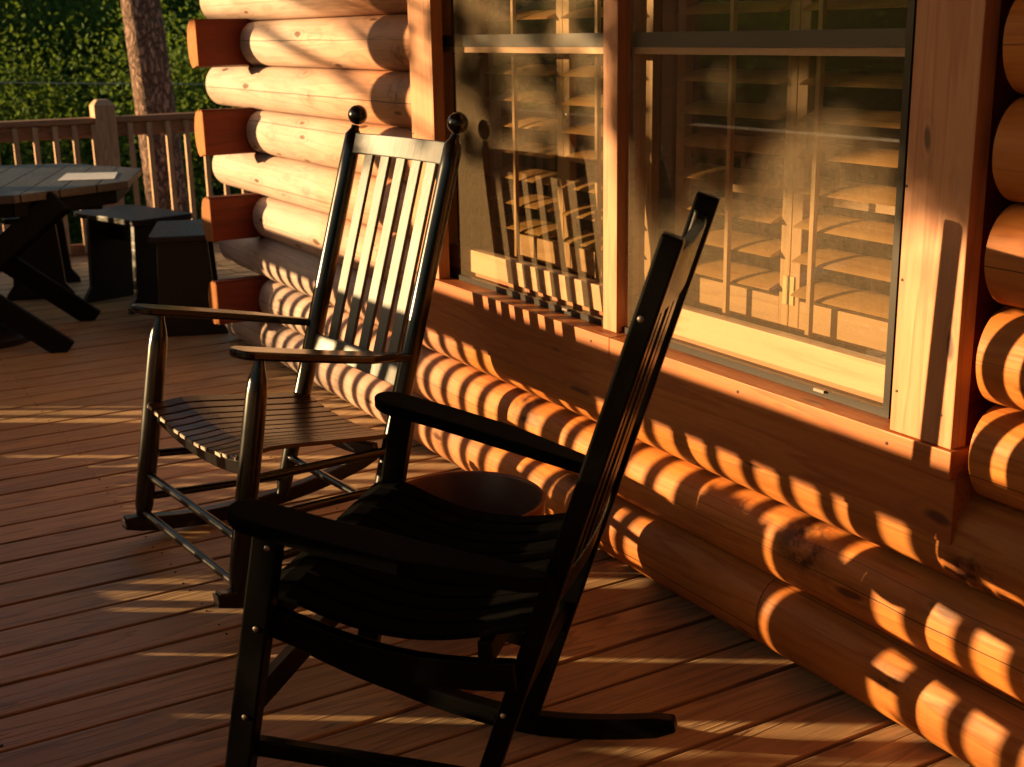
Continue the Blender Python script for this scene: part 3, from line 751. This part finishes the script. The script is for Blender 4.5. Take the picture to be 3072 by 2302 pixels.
# ------------------------------------------------------------------ picnic table, stools, bench, umbrella base
PA_ = radians(-20.5)
def picnic_table():
    cx, cy = -6.60, .90
    t = empty('picnic_table', (cx, cy, 0), PA_, 'dark octagonal plank-topped picnic table on crossed legs at the left of the deck', 'table')
    R = .785; a0 = radians(47) - PA_
    oc = [(R * cos(a0 + k * pi / 4), R * sin(a0 + k * pi / 4)) for k in range(8)]
    def clip(y0, y1):
        pts = oc
        for lim, sg in ((y0, 1), (y1, -1)):
            out = []
            for i in range(len(pts)):
                a, b = pts[i], pts[(i + 1) % len(pts)]
                ia, ib = sg * (a[1] - lim) >= 0, sg * (b[1] - lim) >= 0
                if ia: out.append(a)
                if ia != ib:
                    q = (lim - a[1]) / (b[1] - a[1]); out.append((a[0] + (b[0] - a[0]) * q, lim))
            pts = out
            if not pts: break
        return pts
    mb = MB(); y = -.80
    while y < .8:
        p = clip(y + .002, y + .138)
        if len(p) > 2: mb.prism(p, lambda x, yy: .703, .036)
        y += .14
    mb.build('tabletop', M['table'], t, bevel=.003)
    mb = MB()
    for x in (-.33, .30):
        mb.bx(x - .02, x + .02, -.60, .60, .615, .7025)
    oi_ = [(.90 * x, .90 * y) for x, y in oc]
    for k in range(8):
        a, b2 = oi_[k], oi_[(k + 1) % 8]; mb.beam((a[0], a[1], .668), (b2[0], b2[1], .668), .068, .024, (0, 0, 1))
    mb.build('top_batten', M['tableleg'], t, bevel=.003)
    for x, yo in ((-.10, .03), (.575, .0)):
        for s in (-1, 1):
            mb = MB(); xx = x + s * .0205
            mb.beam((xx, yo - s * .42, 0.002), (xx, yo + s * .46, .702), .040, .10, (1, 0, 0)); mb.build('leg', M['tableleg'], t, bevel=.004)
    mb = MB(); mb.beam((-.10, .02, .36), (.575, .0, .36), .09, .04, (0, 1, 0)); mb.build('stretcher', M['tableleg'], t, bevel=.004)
    p = empty('paper_sheet', (0, 0, 0), 0, 'white sheet of paper lying on the picnic table top near its corner', 'paper')
    mb = MB(); q = [(-6.28, 1.20), (-6.60, 1.31), (-6.48, 1.53), (-6.18, 1.44)][::-1]
    mb.prism(q, lambda x, y: .7405, .0015); mb.build('sheet', M['paper'], p)
    u = empty('umbrella_stand', (-6.42, .80, 0), 0, 'black resin umbrella base under the picnic table', 'umbrella stand')
    mb = MB(); mb.lathe((0, 0, .001), (0, 0, .4), [(0, .26), (.03, .265), (.06, .24), (.085, .16), (.10, .10), (.12, .05), (.20, .03), (.21, .028)], 36); mb.build('base', M['dkplastic'], u)
    mb = MB(); mb.cyl((0, 0, .2), (0, 0, .70), .019); mb.build('pole', M['dkplastic'], u)
picnic_table()

def stool(cx, cy, rz, L, W, Ht, label, slabs=(-.36, .36)):
    t = empty('plank_stool', (cx, cy, 0), rz, label, 'stool', 'dark plank stools and bench around the table')
    mb = MB()
    mb.prism([(-L / 2, -W / 2 + .02), (-L / 2 + .02, -W / 2), (L / 2 - .02, -W / 2), (L / 2, -W / 2 + .02), (L / 2, W / 2 - .02), (L / 2 - .02, W / 2), (-L / 2 + .02, W / 2), (-L / 2, W / 2 - .02)], lambda x, y: Ht - .032, .032)
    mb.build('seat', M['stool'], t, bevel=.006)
    for f in slabs:
        x = f * L; w = W * .42
        prof = [(-w - .055, .001), (w + .055, .001), (w + .05, .03), (w + .01, .085), (w - .01, Ht - .034), (-w + .01, Ht - .034), (-w - .01, .085), (-w - .05, .03)]
        n = len(prof); mb = MB()
        vs = [(x - .017, y, z) for y, z in prof] + [(x + .017, y, z) for y, z in prof]
        fs = [tuple(range(n)), tuple(range(2 * n - 1, n - 1, -1))] + [(i, n + i, n + (i + 1) % n, (i + 1) % n) for i in range(n)]
        mb.add(vs, fs); mb.build('slab_leg', M['stool'], t, bevel=.003)
    mb = MB(); mb.bx(slabs[0] * L + .02, slabs[1] * L - .02, -.018, .018, Ht - .16, Ht - .09); mb.build('stretcher', M['stool'], t)
    return t
stool(-6.86, 1.675, radians(17), .62, .36, .49, 'dark plank stool with a broad flat seat between the table and the post')
stool(-6.12, 1.735, radians(-20), .56, .30, .49, 'dark plank stool tucked beside the cabin corner under the log ends')
stool(-7.50, 1.30, radians(-16), .60, .30, .46, 'dark plank bench half hidden behind the picnic table', slabs=(-.40, .36))

# ------------------------------------------------------------------ railings
def post_mesh(x, y, h, w=.135):
    mb = MB(); q = w / 2
    prof = [(0.0, q), (h - .035, q), (h, q - .030)]
    vs = []
    for z, r in prof:
        vs += [(x - r, y - r, z), (x + r, y - r, z), (x + r, y + r, z), (x - r, y + r, z)]
    fs = [(3, 2, 1, 0), (8, 9, 10, 11)]
    for i in range(2):
        for j in range(4): fs.append((i * 4 + j, i * 4 + (j + 1) % 4, i * 4 + 4 + (j + 1) % 4, i * 4 + 4 + j))
    mb.add(vs, fs); return mb
RX = -8.66
br = empty('deck_railing', (RX, 1.99, 0), 0, 'brown wooden baluster railing with a square chamfered post across the far end of the deck', 'railing')
def rb(mb, n, m, par, O, bevel=.003): return mb.build(n, m, par, bevel, origin=O)
OB = (RX, 1.99, 0)
for y in (1.99, .15, 3.85):
    rb(post_mesh(RX - .015, y, 1.0), 'post', M['rail'], br, OB)
for ya, yb in ((-.38, .08), (.22, 1.92), (2.06, 3.78), (3.92, 5.1)):
    mb = MB(); mb.bx(RX - .075, RX + .035, ya, yb, .851, .888); rb(mb, 'top_rail', M['railx'], br, OB)
    mb = MB(); mb.bx(RX - .02, RX + .018, ya, yb, .762, .8505); rb(mb, 'sub_rail', M['railx'], br, OB)
    mb = MB(); mb.bx(RX - .02, RX + .018, ya, yb, .002, .075); rb(mb, 'bottom_rail', M['railx'], br, OB)
y = 1.909 - .122 * 18
ys = [1.909 - .122 * k for k in range(0, 18)] + [2.143 + .1245 * k for k in range(0, 23)]
for y in ys:
    if any(abs(y - p) < .085 for p in (.15, 3.85, 1.99)) and abs(y - 1.909) > .01: continue
    mb = MB(); mb.bx(RX + .0185, RX + .050, y - .014, y + .018, .02, .845); rb(mb, 'baluster', M['rail'], br, OB, .002)
# front railing beside the photographer: its shadow falls on the wall and deck
FY = -.26
fr = empty('deck_railing', (-3.5, FY, 0), 0, 'long wooden baluster railing along the open front side of the porch', 'railing')
OF = (-3.5, FY, 0)
for x in (-8.62, -6.9, 1.5):
    rb(post_mesh(x, FY, 1.0), 'post', M['rail'], fr, OF)
mb = MB(); mb.bx(-8.55, 1.42, FY - .07, FY + .045, .888, .922); rb(mb, 'top_rail', M['railx'], fr, OF)
mb = MB(); mb.bx(-8.55, 1.42, FY - .018, FY + .018, .782, .8875); rb(mb, 'sub_rail', M['railx'], fr, OF)
mb = MB(); mb.bx(-8.55, 1.42, FY - .018, FY + .018, .045, .134); rb(mb, 'bottom_rail', M['railx'], fr, OF)
BX0 = -5.712
for k in range(-24, 58):
    x = BX0 + .122 * k
    if x > 1.4 or any(abs(x - p) < .11 for p in (-8.62, -6.9, 1.5, -5.22)): continue
    mb = MB(); mb.bx(x - .0165, x + .0165, FY + .0185, FY + .050, .05, .880); rb(mb, 'baluster', M['rail'], fr, OF, .002)
pp = empty('porch_post', (-5.22, FY - .02, 0), 0, 'square porch roof post standing in the front railing', 'post')
mb = MB(); mb.bx(-.085, .085, -.085, .085, 0, 2.3995); mb.build('shaft', M['rail'], pp, .004)
mb = MB(); mb.bx(-.11, .11, -.11, .11, 0.001, .12); mb.build('base_trim', M['rail'], pp, .004)
# out-of-view planter boxes, added to shade the deck and lowest logs
def planter(xa, xb, seed, h=.235, fh=.14):
    xa += .11; xb = min(xb + .11, -.55)
    t = empty('added_planter_box', ((xa + xb) / 2, -.10, 0.002), 0, PL[seed][0], 'planter box', 'added planter boxes shading the deck and lowest logs')
    L = xb - xa; mb = MB()
    mb.bx(-L / 2, L / 2, -.08, -.062, 0, h); mb.bx(-L / 2, L / 2, .062, .08, 0, h); mb.bx(-L / 2, -L / 2 + .02, -.0615, .0615, 0, h); mb.bx(L / 2 - .02, L / 2, -.0615, .0615, 0, h); mb.bx(-L / 2 + .021, L / 2 - .021, -.061, .061, .01, h - .03)
    mb.build('box', M['railx'], t, .003)
    r = random.Random(seed); mb = MB()
    for i in range(int(L * 520)):
        x = r.uniform(-L / 2 + .01, L / 2 - .01); hump = .35 + .65 * abs(noise.noise(Vector((x * 3.1 + seed * 9, 0, 0)))) * 1.8
        z = h + r.random() ** 1.4 * fh * hump; y = r.uniform(-.085, .085); leaf(mb, (x, y, z), .020, r)
    mb.build('foliage', M['leafB'], t)
def leaf(mb, p, s, r, up=.4):
    n = Vector((r.gauss(0, 1), r.gauss(0, 1), r.gauss(0, 1) + up)).normalized(); u = n.orthogonal().normalized()
    q = r.uniform(0, 2 * pi); u = (u * cos(q) + n.cross(u) * sin(q)); v = n.cross(u); p = Vector(p)
    mb.add([p - u * s, p - v * s * .55, p + u * s * 1.1 + n * s * .2, p + v * s * .55], [(0, 1, 2, 3)])
PL = {1: ('long planter box added to shade the deck, below the picnic table end of the front railing', 0), 2: ('short planter box added for its shade, left of the porch post', 0), 3: ('planter box added for its shade, right of the porch post, opposite the far chair', 0),
      4: ('first tall narrow planter box added to shade the lowest logs, at the front railing between the chairs', 0), 7: ('low planter box with sparse leaves, added for its shade, opposite the far chair, next to the tall ones', 0),
      6: ('second tall narrow planter box added to shade the lowest logs, opposite the near chair', 0),
      5: ('longest planter box added to shade the deck, at the near end of the front railing', 0)}
planter(-8.6, -5.83, 1); planter(-5.47, -5.34, 2); planter(-4.97, -4.42, 3, .13, .15); planter(-4.36, -3.86, 7, .13, .15); planter(-3.555, -3.405, 4, .615, .03); planter(-3.285, -3.13, 6, .615, .03); planter(-2.95, 1.2, 5, .20)

# ------------------------------------------------------------------ vegetation
def crown_mesh(name, n, rad, leafs, seed, clump=.28, nclump=60, m=None, flat=1.0):
    r = random.Random(seed); mb = MB(); cs = []
    for i in range(nclump):
        d = Vector((r.gauss(0, 1), r.gauss(0, 1), r.gauss(0, 1))).normalized() * (r.uniform(.35, 1) ** .5)
        cs.append((Vector((d.x * rad[0], d.y * rad[1], d.z * rad[2])), r.uniform(.6, 1.4) * clump))
    for i in range(n):
        c, cr = cs[r.randrange(nclump)]
        d = Vector((r.gauss(0, .5), r.gauss(0, .5), r.gauss(0, .38 * flat))) * cr
        leaf(mb, c + d, leafs * r.uniform(.7, 1.35), r)
    me = bpy.data.meshes.new(name); me.from_pydata(mb.v, [], mb.f); me.update()
    if m: me.materials.append(m)
    return me, cs
def branches(mb, base, top, rr, cs, r, k=14):
    base = Vector(base); top = Vector(top)
    for c, _ in r.sample(cs, min(k, len(cs))):
        q = r.uniform(.35, .95); a = base.lerp(top, q); b = c
        mid = a.lerp(b, .5) + Vector((0, 0, .08 * (b - a).length))
        mb.cyl(a, mid, rr * .32 * (1.1 - q), rr * .2 * (1.1 - q), 6); mb.cyl(mid, b, rr * .2 * (1.1 - q), .006, 6)
KINDS = {}
def tree_kind(kind, rad, n, leafs, seed, m, clump=.8, ncl=46, trunk=.16, th=4.0):
    me, cs = crown_mesh(kind + '_crown', n, rad, leafs, seed, clump, ncl, m)
    mb = MB(); r = random.Random(seed + 5)
    pts = [Vector((.10 * sin(i * 1.3 + seed), .10 * cos(i * 1.7 + seed), -th + i * (th + rad[2] * .5) / 6)) for i in range(7)]
    for i in range(6): mb.cyl(pts[i], pts[i + 1], trunk * (1 - i * .12), trunk * (1 - (i + 1) * .12), 9)
    branches(mb, (0, 0, -rad[2]), (0, 0, rad[2] * .5), trunk, cs, r, 18)
    tm = bpy.data.meshes.new(kind + '_trunk'); tm.from_pydata([tuple(p) for p in mb.v], [], mb.f); tm.polygons.foreach_set('use_smooth', mb.sm); tm.update(); tm.materials.append(M['bark'])
    KINDS[kind] = (me, tm)
tree_kind('broadleaf', (2.1, 2.1, 1.9), 40000, .034, 11, M['leafA'], .75, 60, .15, 6.0)
tree_kind('light', (1.7, 1.7, 1.5), 30000, .031, 21, M['leafB'], .7, 44, .11, 5.5)
tree_kind('shrubby', (1.5, 1.5, 1.2), 26000, .029, 31, M['leafC'], .55, 50, .08, 3.5)
TN = [0]
def place_tree(kind, x, y, zc, s, rz, label, cat='tree', group='woodland trees beyond the deck'):
    nm = {'broadleaf': 'broadleaf_tree', 'light': 'maple_tree', 'shrubby': 'understory_tree'}[kind]
    rad = {'broadleaf': 2.1, 'light': 1.7, 'shrubby': 1.4}[kind] * s
    p_ = x * cos(AZ) - y * sin(AZ); s_ = -(x + 3) * sin(AZ) - (y - 1.8) * cos(AZ)
    if -11.6 - rad < p_ < 1.2 + rad and y < 1.0 and cat == 'tree': zc = min(zc, .13 * max(s_, 0) - .35 - rad)
    elif p_ < -11 and y < .5 and cat == 'tree': zc = min(zc, .6 - rad)
    t = empty(nm, (x, y, zc), rz, label, cat, group); t.scale = (s, s, s)
    for part, me in (('crown', KINDS[kind][0]), ('trunk', KINDS[kind][1])):
        o = bpy.data.objects.new(part, me); COL.objects.link(o); o.parent = t
    return t

# pine trunk just beyond the far railing
def pine():
    t = empty('pine_tree', (-10.5, 2.87, 0), 0, 'tall pine with thick plated bark, its trunk standing just behind the far railing', 'tree')
    mb = MB(); n = 28; m = 60; zb = gz(-10.5, 2.87) - .3; zt = 9.0; vs = []; fs = []
    for i in range(m + 1):
        z = zb + (zt - zb) * i / m; cx = .0; cy = -.015 * 1 - (z - .2) * .045; r0 = .165 - .009 * z
        if z < -1: r0 += (-1 - z) ** 2 * .05
        for k in range(n):
            q = 2 * pi * k / n; rr = r0 * (1 + .07 * noise.noise(Vector((cos(q) * 1.6, sin(q) * 1.6, z * .8))) + .05 * noise.noise(Vector((cos(q) * 5, sin(q) * 5, z * 2.2))))
            vs.append((cx + rr * cos(q), cy + rr * sin(q), z))
    for i in range(m):
        for k in range(n):
            k2 = (k + 1) % n; fs.append((i * n + k, i * n + k2, (i + 1) * n + k2, (i + 1) * n + k))
    mb.add(vs, fs, True); mb.build('trunk', M['pinebark'], t, sharp=180)
    me, cs = crown_mesh('pine_crown', 9000, (2.4, 2.4, 2.2), .06, 77, .5, 40, M['needle'])
    o = bpy.data.objects.new('crown', me); COL.objects.link(o); o.parent = t; o.location = (0, -.35, 9.2)
    b = MB(); r = random.Random(4)
    for c, _ in cs[:16]:
        b.cyl((0, -.35, 7.4 + r.random() * 1.4), c + Vector((0, -.35, 9.2)), .035, .008, 6)
    b.build('limb', M['pinebark'], t)
pine()
st = empty('tree_stump', (-11.6, 1.62, 0), 0, 'old bark covered stump seen low behind the railing under the bench', 'stump')
mb = MB(); mb.lathe((0, 0, gz(-11.6, 1.62) - .1), (0, 0, .1), [(0, .34), (.6, .24), (1.4, .20), (1.9, .19), (2.62, .185), (2.68, .17)], 20); mb.build('trunk', M['pinebark'], st, sharp=180)

# woods: left background
rt = random.Random(12)
def dirpt(deg, d): return (-d * cos(radians(deg)), d * sin(radians(deg)))
n = 0
LB = {'broadleaf': 'dark leafy tree in the dense wood behind the deck', 'light': 'brighter green young tree in the wood behind the deck', 'shrubby': 'low bushy tree on the slope below the deck'}
for d, z0, k, sp in ((13.5, -1.6, 'shrubby', 7), (16, -.3, 'light', 6.5), (20, .4, 'broadleaf', 6), (25, 1.2, 'broadleaf', 6), (30, 2.6, 'light', 6), (37, 3.6, 'broadleaf', 6)):
    deg = 5
    while deg < 27:
        x, y = dirpt(deg + rt.uniform(-1, 1), d * rt.uniform(.95, 1.08)); kk = k if rt.random() < .7 else rt.choice(('broadleaf', 'light', 'shrubby'))
        place_tree(kk, x, y, z0 + rt.uniform(-.4, .4), rt.uniform(.9, 1.15) * (1 + max(0, d - 16) * .035), rt.uniform(0, 6.28), LB[kk], 'tree', {'broadleaf': 'dark trees of the background wood', 'light': 'bright young trees of the background wood', 'shrubby': 'bushy trees on the slope'}[kk])
        deg += sp * (20 / (d + 6)); n += 1
# woods mirrored in the window glass, kept out of the low sun
for deg, d, zc, k, s in ((-10, 14, .2, 'light', 1.1), (-17, 17, .8, 'broadleaf', 1.2), (-24, 14, -.6, 'shrubby', 1.2), (-30, 20, 1.4, 'broadleaf', 1.3), (-36, 16, -.2, 'light', 1.0), (-22, 24, 2.2, 'broadleaf', 1.5), (-34, 27, 1.6, 'light', 1.4),
                         (-43, 17, -1.2, 'shrubby', 1.1), (-50, 20, -.9, 'shrubby', 1.1), (-57, 19, -1.5, 'shrubby', 1.1), (-64, 20, -1.0, 'shrubby', 1.2), (-72, 17, .6, 'broadleaf', 1.2), (-82, 16, 1.0, 'light', 1.2), (-45, 34, .8, 'broadleaf', 1.3), (-54, 36, .6, 'light', 1.3), (-62, 36, .9, 'broadleaf', 1.3)):
    x, y = dirpt(deg, d)
    place_tree(k, x - 2, y + 1, zc, s, rt.uniform(0, 6.28), LB[k], 'tree', {'broadleaf': 'dark trees of the background wood', 'light': 'bright young trees of the background wood', 'shrubby': 'bushy trees on the slope'}[k])
for x, y, zc, k, sc in ((5.5, -3.5, 1.0, 'broadleaf', 1.3), (8, 1.0, 1.0, 'broadleaf', 1.4), (7.5, -8, .6, 'light', 1.5), (3.6, -8.5, .0, 'shrubby', 1.4), (11, -3, 2.5, 'broadleaf', 1.8), (6.5, 4.5, 1.0, 'shrubby', 1.6), (9, -13, 2, 'broadleaf', 1.8)):  # unseen trees added behind the camera to block the low sky
    place_tree(k, x, y, zc, sc, rt.uniform(0, 6.28), LB[k], 'tree', {'broadleaf': 'dark trees of the background wood', 'light': 'bright young trees of the background wood', 'shrubby': 'bushy trees on the slope'}[k])
for d, st_, ph in ((11, 9, 0), (17, 6, 3), (25, 5, 1)):
    deg = -38 - ph
    while deg > -80:
        x, y = dirpt(deg, d); k = rt.choice(('light', 'shrubby', 'light'))
        place_tree(k, x - 2, y + 1, 3, 1.0 + d * .02, rt.uniform(0, 6.28), LB[k], 'tree', {'light': 'bright young trees of the background wood', 'shrubby': 'bushy trees on the slope'}[k])
        deg -= st_
# unseen shrubs added to keep the low sun off the table corner
for x, y, z, s in ((-8.35, -1.7, .10, .62), (-9.3, -1.5, .05, .60), (-7.75, -1.45, .05, .50)):
    place_tree('shrubby', x, y, z, s, rt.uniform(0, 6.28), 'bushy shrub added past the front edge of the deck to shade the table', 'shrub', 'added shrubs shading the table')

# trees between the sun and the window: their leaves dapple the casing and the glass
TS = Vector((-.554, -.822, .130))
R = [Vector(r) for r in R0]
def wallpt(x, y, Y=1.79):
    d = R[0] * ((x - 1106) / 2749.08) + R[1] * ((y - 829) / 2749.08) + R[2]
    return Vector((0, 0, H)) + d * (Y / d.y)
def dapple_tree(name, clumps, s, trunk_at, label, dens=1.0, seed=1, leafs=.028):
    r = random.Random(seed); mb = MB(); cs = []
    c0 = sum((wallpt(a[0], a[1]) for a in clumps), Vector()) / len(clumps) + TS * s
    t = empty(name, (trunk_at[0], trunk_at[1], 0), 0, label, 'tree')
    O = Vector((trunk_at[0], trunk_at[1], 0))
    for x, y, rr, dn in clumps:
        c = wallpt(x, y) + TS * (s + r.uniform(-.5, .5)) - O; cs.append(c)
        for i in range(int(1500 * rr * rr / .04 * dn * dens)):
            d = Vector((r.gauss(0, .5), r.gauss(0, .5), r.gauss(0, .5))) * rr
            leaf(mb, c + d, leafs * r.uniform(.7, 1.3), r)
    mb.build('crown', M['leafB'], t)
    tb = MB(); zb = gz(*trunk_at) - .2; zt = c0.z + .9
    tb.lathe((0, 0, zb), (0, 0, zt), [(0, .15), (1.0, .12), (zt - zb, .045)], 12)
    for c in cs:
        a = Vector((0, 0, max(zb + 1, c.z + .5 + r.uniform(-.1, .3)))); mid = a.lerp(c, .5) + Vector((0, 0, .15))
        tb.cyl(a, mid, .022, .013, 6); tb.cyl(mid, c, .013, .005, 6)
    tb.build('trunk', M['bark'], t)
CL = [(2040, 40, .11, 1), (2110, 70, .12, 1), (2190, 90, .12, .9), (1995, 110, .07, .9), (2105, 190, .04, .7), (2230, 240, .08, .8), (2030, 285, .035, 1.2), (2085, 300, .04, 1.2), (2060, 215, .03, .8), (2180, 370, .05, .7), (2120, 0, .13, 1), (1960, 30, .16, .9), (1890, 60, .15, .7), (2200, -60, .3, 1), (2050, -80, .3, 1), (2320, 60, .3, 1), (2400, -40, .35, 1), (2340, 150, .16, .8), (2085, 395, .035, .8),
      (1820, 90, .10, .6), (1350, 60, .10, 1), (1400, 170, .10, .9), (1440, 250, .10, .9), (1490, 330, .09, .8), (1380, 300, .10, .8), (1660, 30, .12, .7), (1560, 110, .06, .6), (1880, 200, .07, .7), (1940, 260, .05, .6), (1380, 20, .12, 1), (1450, 60, .10, 1), (1520, 20, .10, .9), (1580, 50, .08, .8), (1700, 40, .10, .8), (1760, 70, .06, .7), (1840, 20, .12, .9), (1600, 240, .05, .6), (1540, 270, .07, .7), (1560, 330, .05, .5), (1370, 420, .06, .7), (1400, 380, .08, .8), (1830, 150, .05, .7), (1915, 470, .035, .9), (1900, 380, .035, .9), (1600, 150, .07, .6), (1350, 230, .08, .9), (1420, 110, .08, .9), (1700, 130, .05, .5), (1950, 150, .08, .8), (1900, 130, .07, .8)]
dapple_tree('maple_tree', CL, 8.0, (-3.7, -4.3), 'leafy maple outside the porch whose shade falls on the right window casing', 1.0, 5)
CL2 = [(960, 60, .05, .8), (1030, 190, .07, 1), (1040, 260, .055, .9), (1120, 40, .06, .8), (1150, 150, .045, .8), (1190, 220, .05, .8), (1210, 300, .05, .6), (1150, 310, .04, .6), (905, 60, .03, .7), (900, 120, .03, .6), (1240, 60, .05, .7), (1310, 95, .03, .8), (1312, 270, .03, .8), (1260, 180, .03, .6), (980, 310, .05, .5), (980, 150, .05, .8), (1010, 120, .05, .8), (1020, 330, .04, .6), (1090, 20, .05, .8), (1260, 20, .05, .8), (1180, 130, .04, .8), (1040, 370, .04, .6)]
dapple_tree('dogwood_tree', CL2, 6.5, (-10.4, -3.6), 'thin branched dogwood outside the porch dappling the left window', .8, 6)

# cables crossing the wood
for i, (za, zb) in enumerate(((1.04, .66), (.60, .22))):
    t = empty('utility_cable', (-12.0, 2.7, 0), 0, ('upper' if i == 0 else 'lower') + ' thin cable sagging across the trees behind the railing', 'cable', 'cables behind the railing')
    mb = MB(); pts = [(0, -6 + 16 * q / 20, za + (zb - za) * (-6 + 16 * q / 20 + 1.0) / 3.0 * .35 + .004 * (-6 + 16 * q / 20) ** 2 * .3 - (0)) for q in range(21)]
    for a, b in zip(pts[:-1], pts[1:]): mb.cyl(a, b, .0045, n=6)
    mb.build('wire', plain('pale_cable' + str(i), (.30, .36, .33), .5), t)
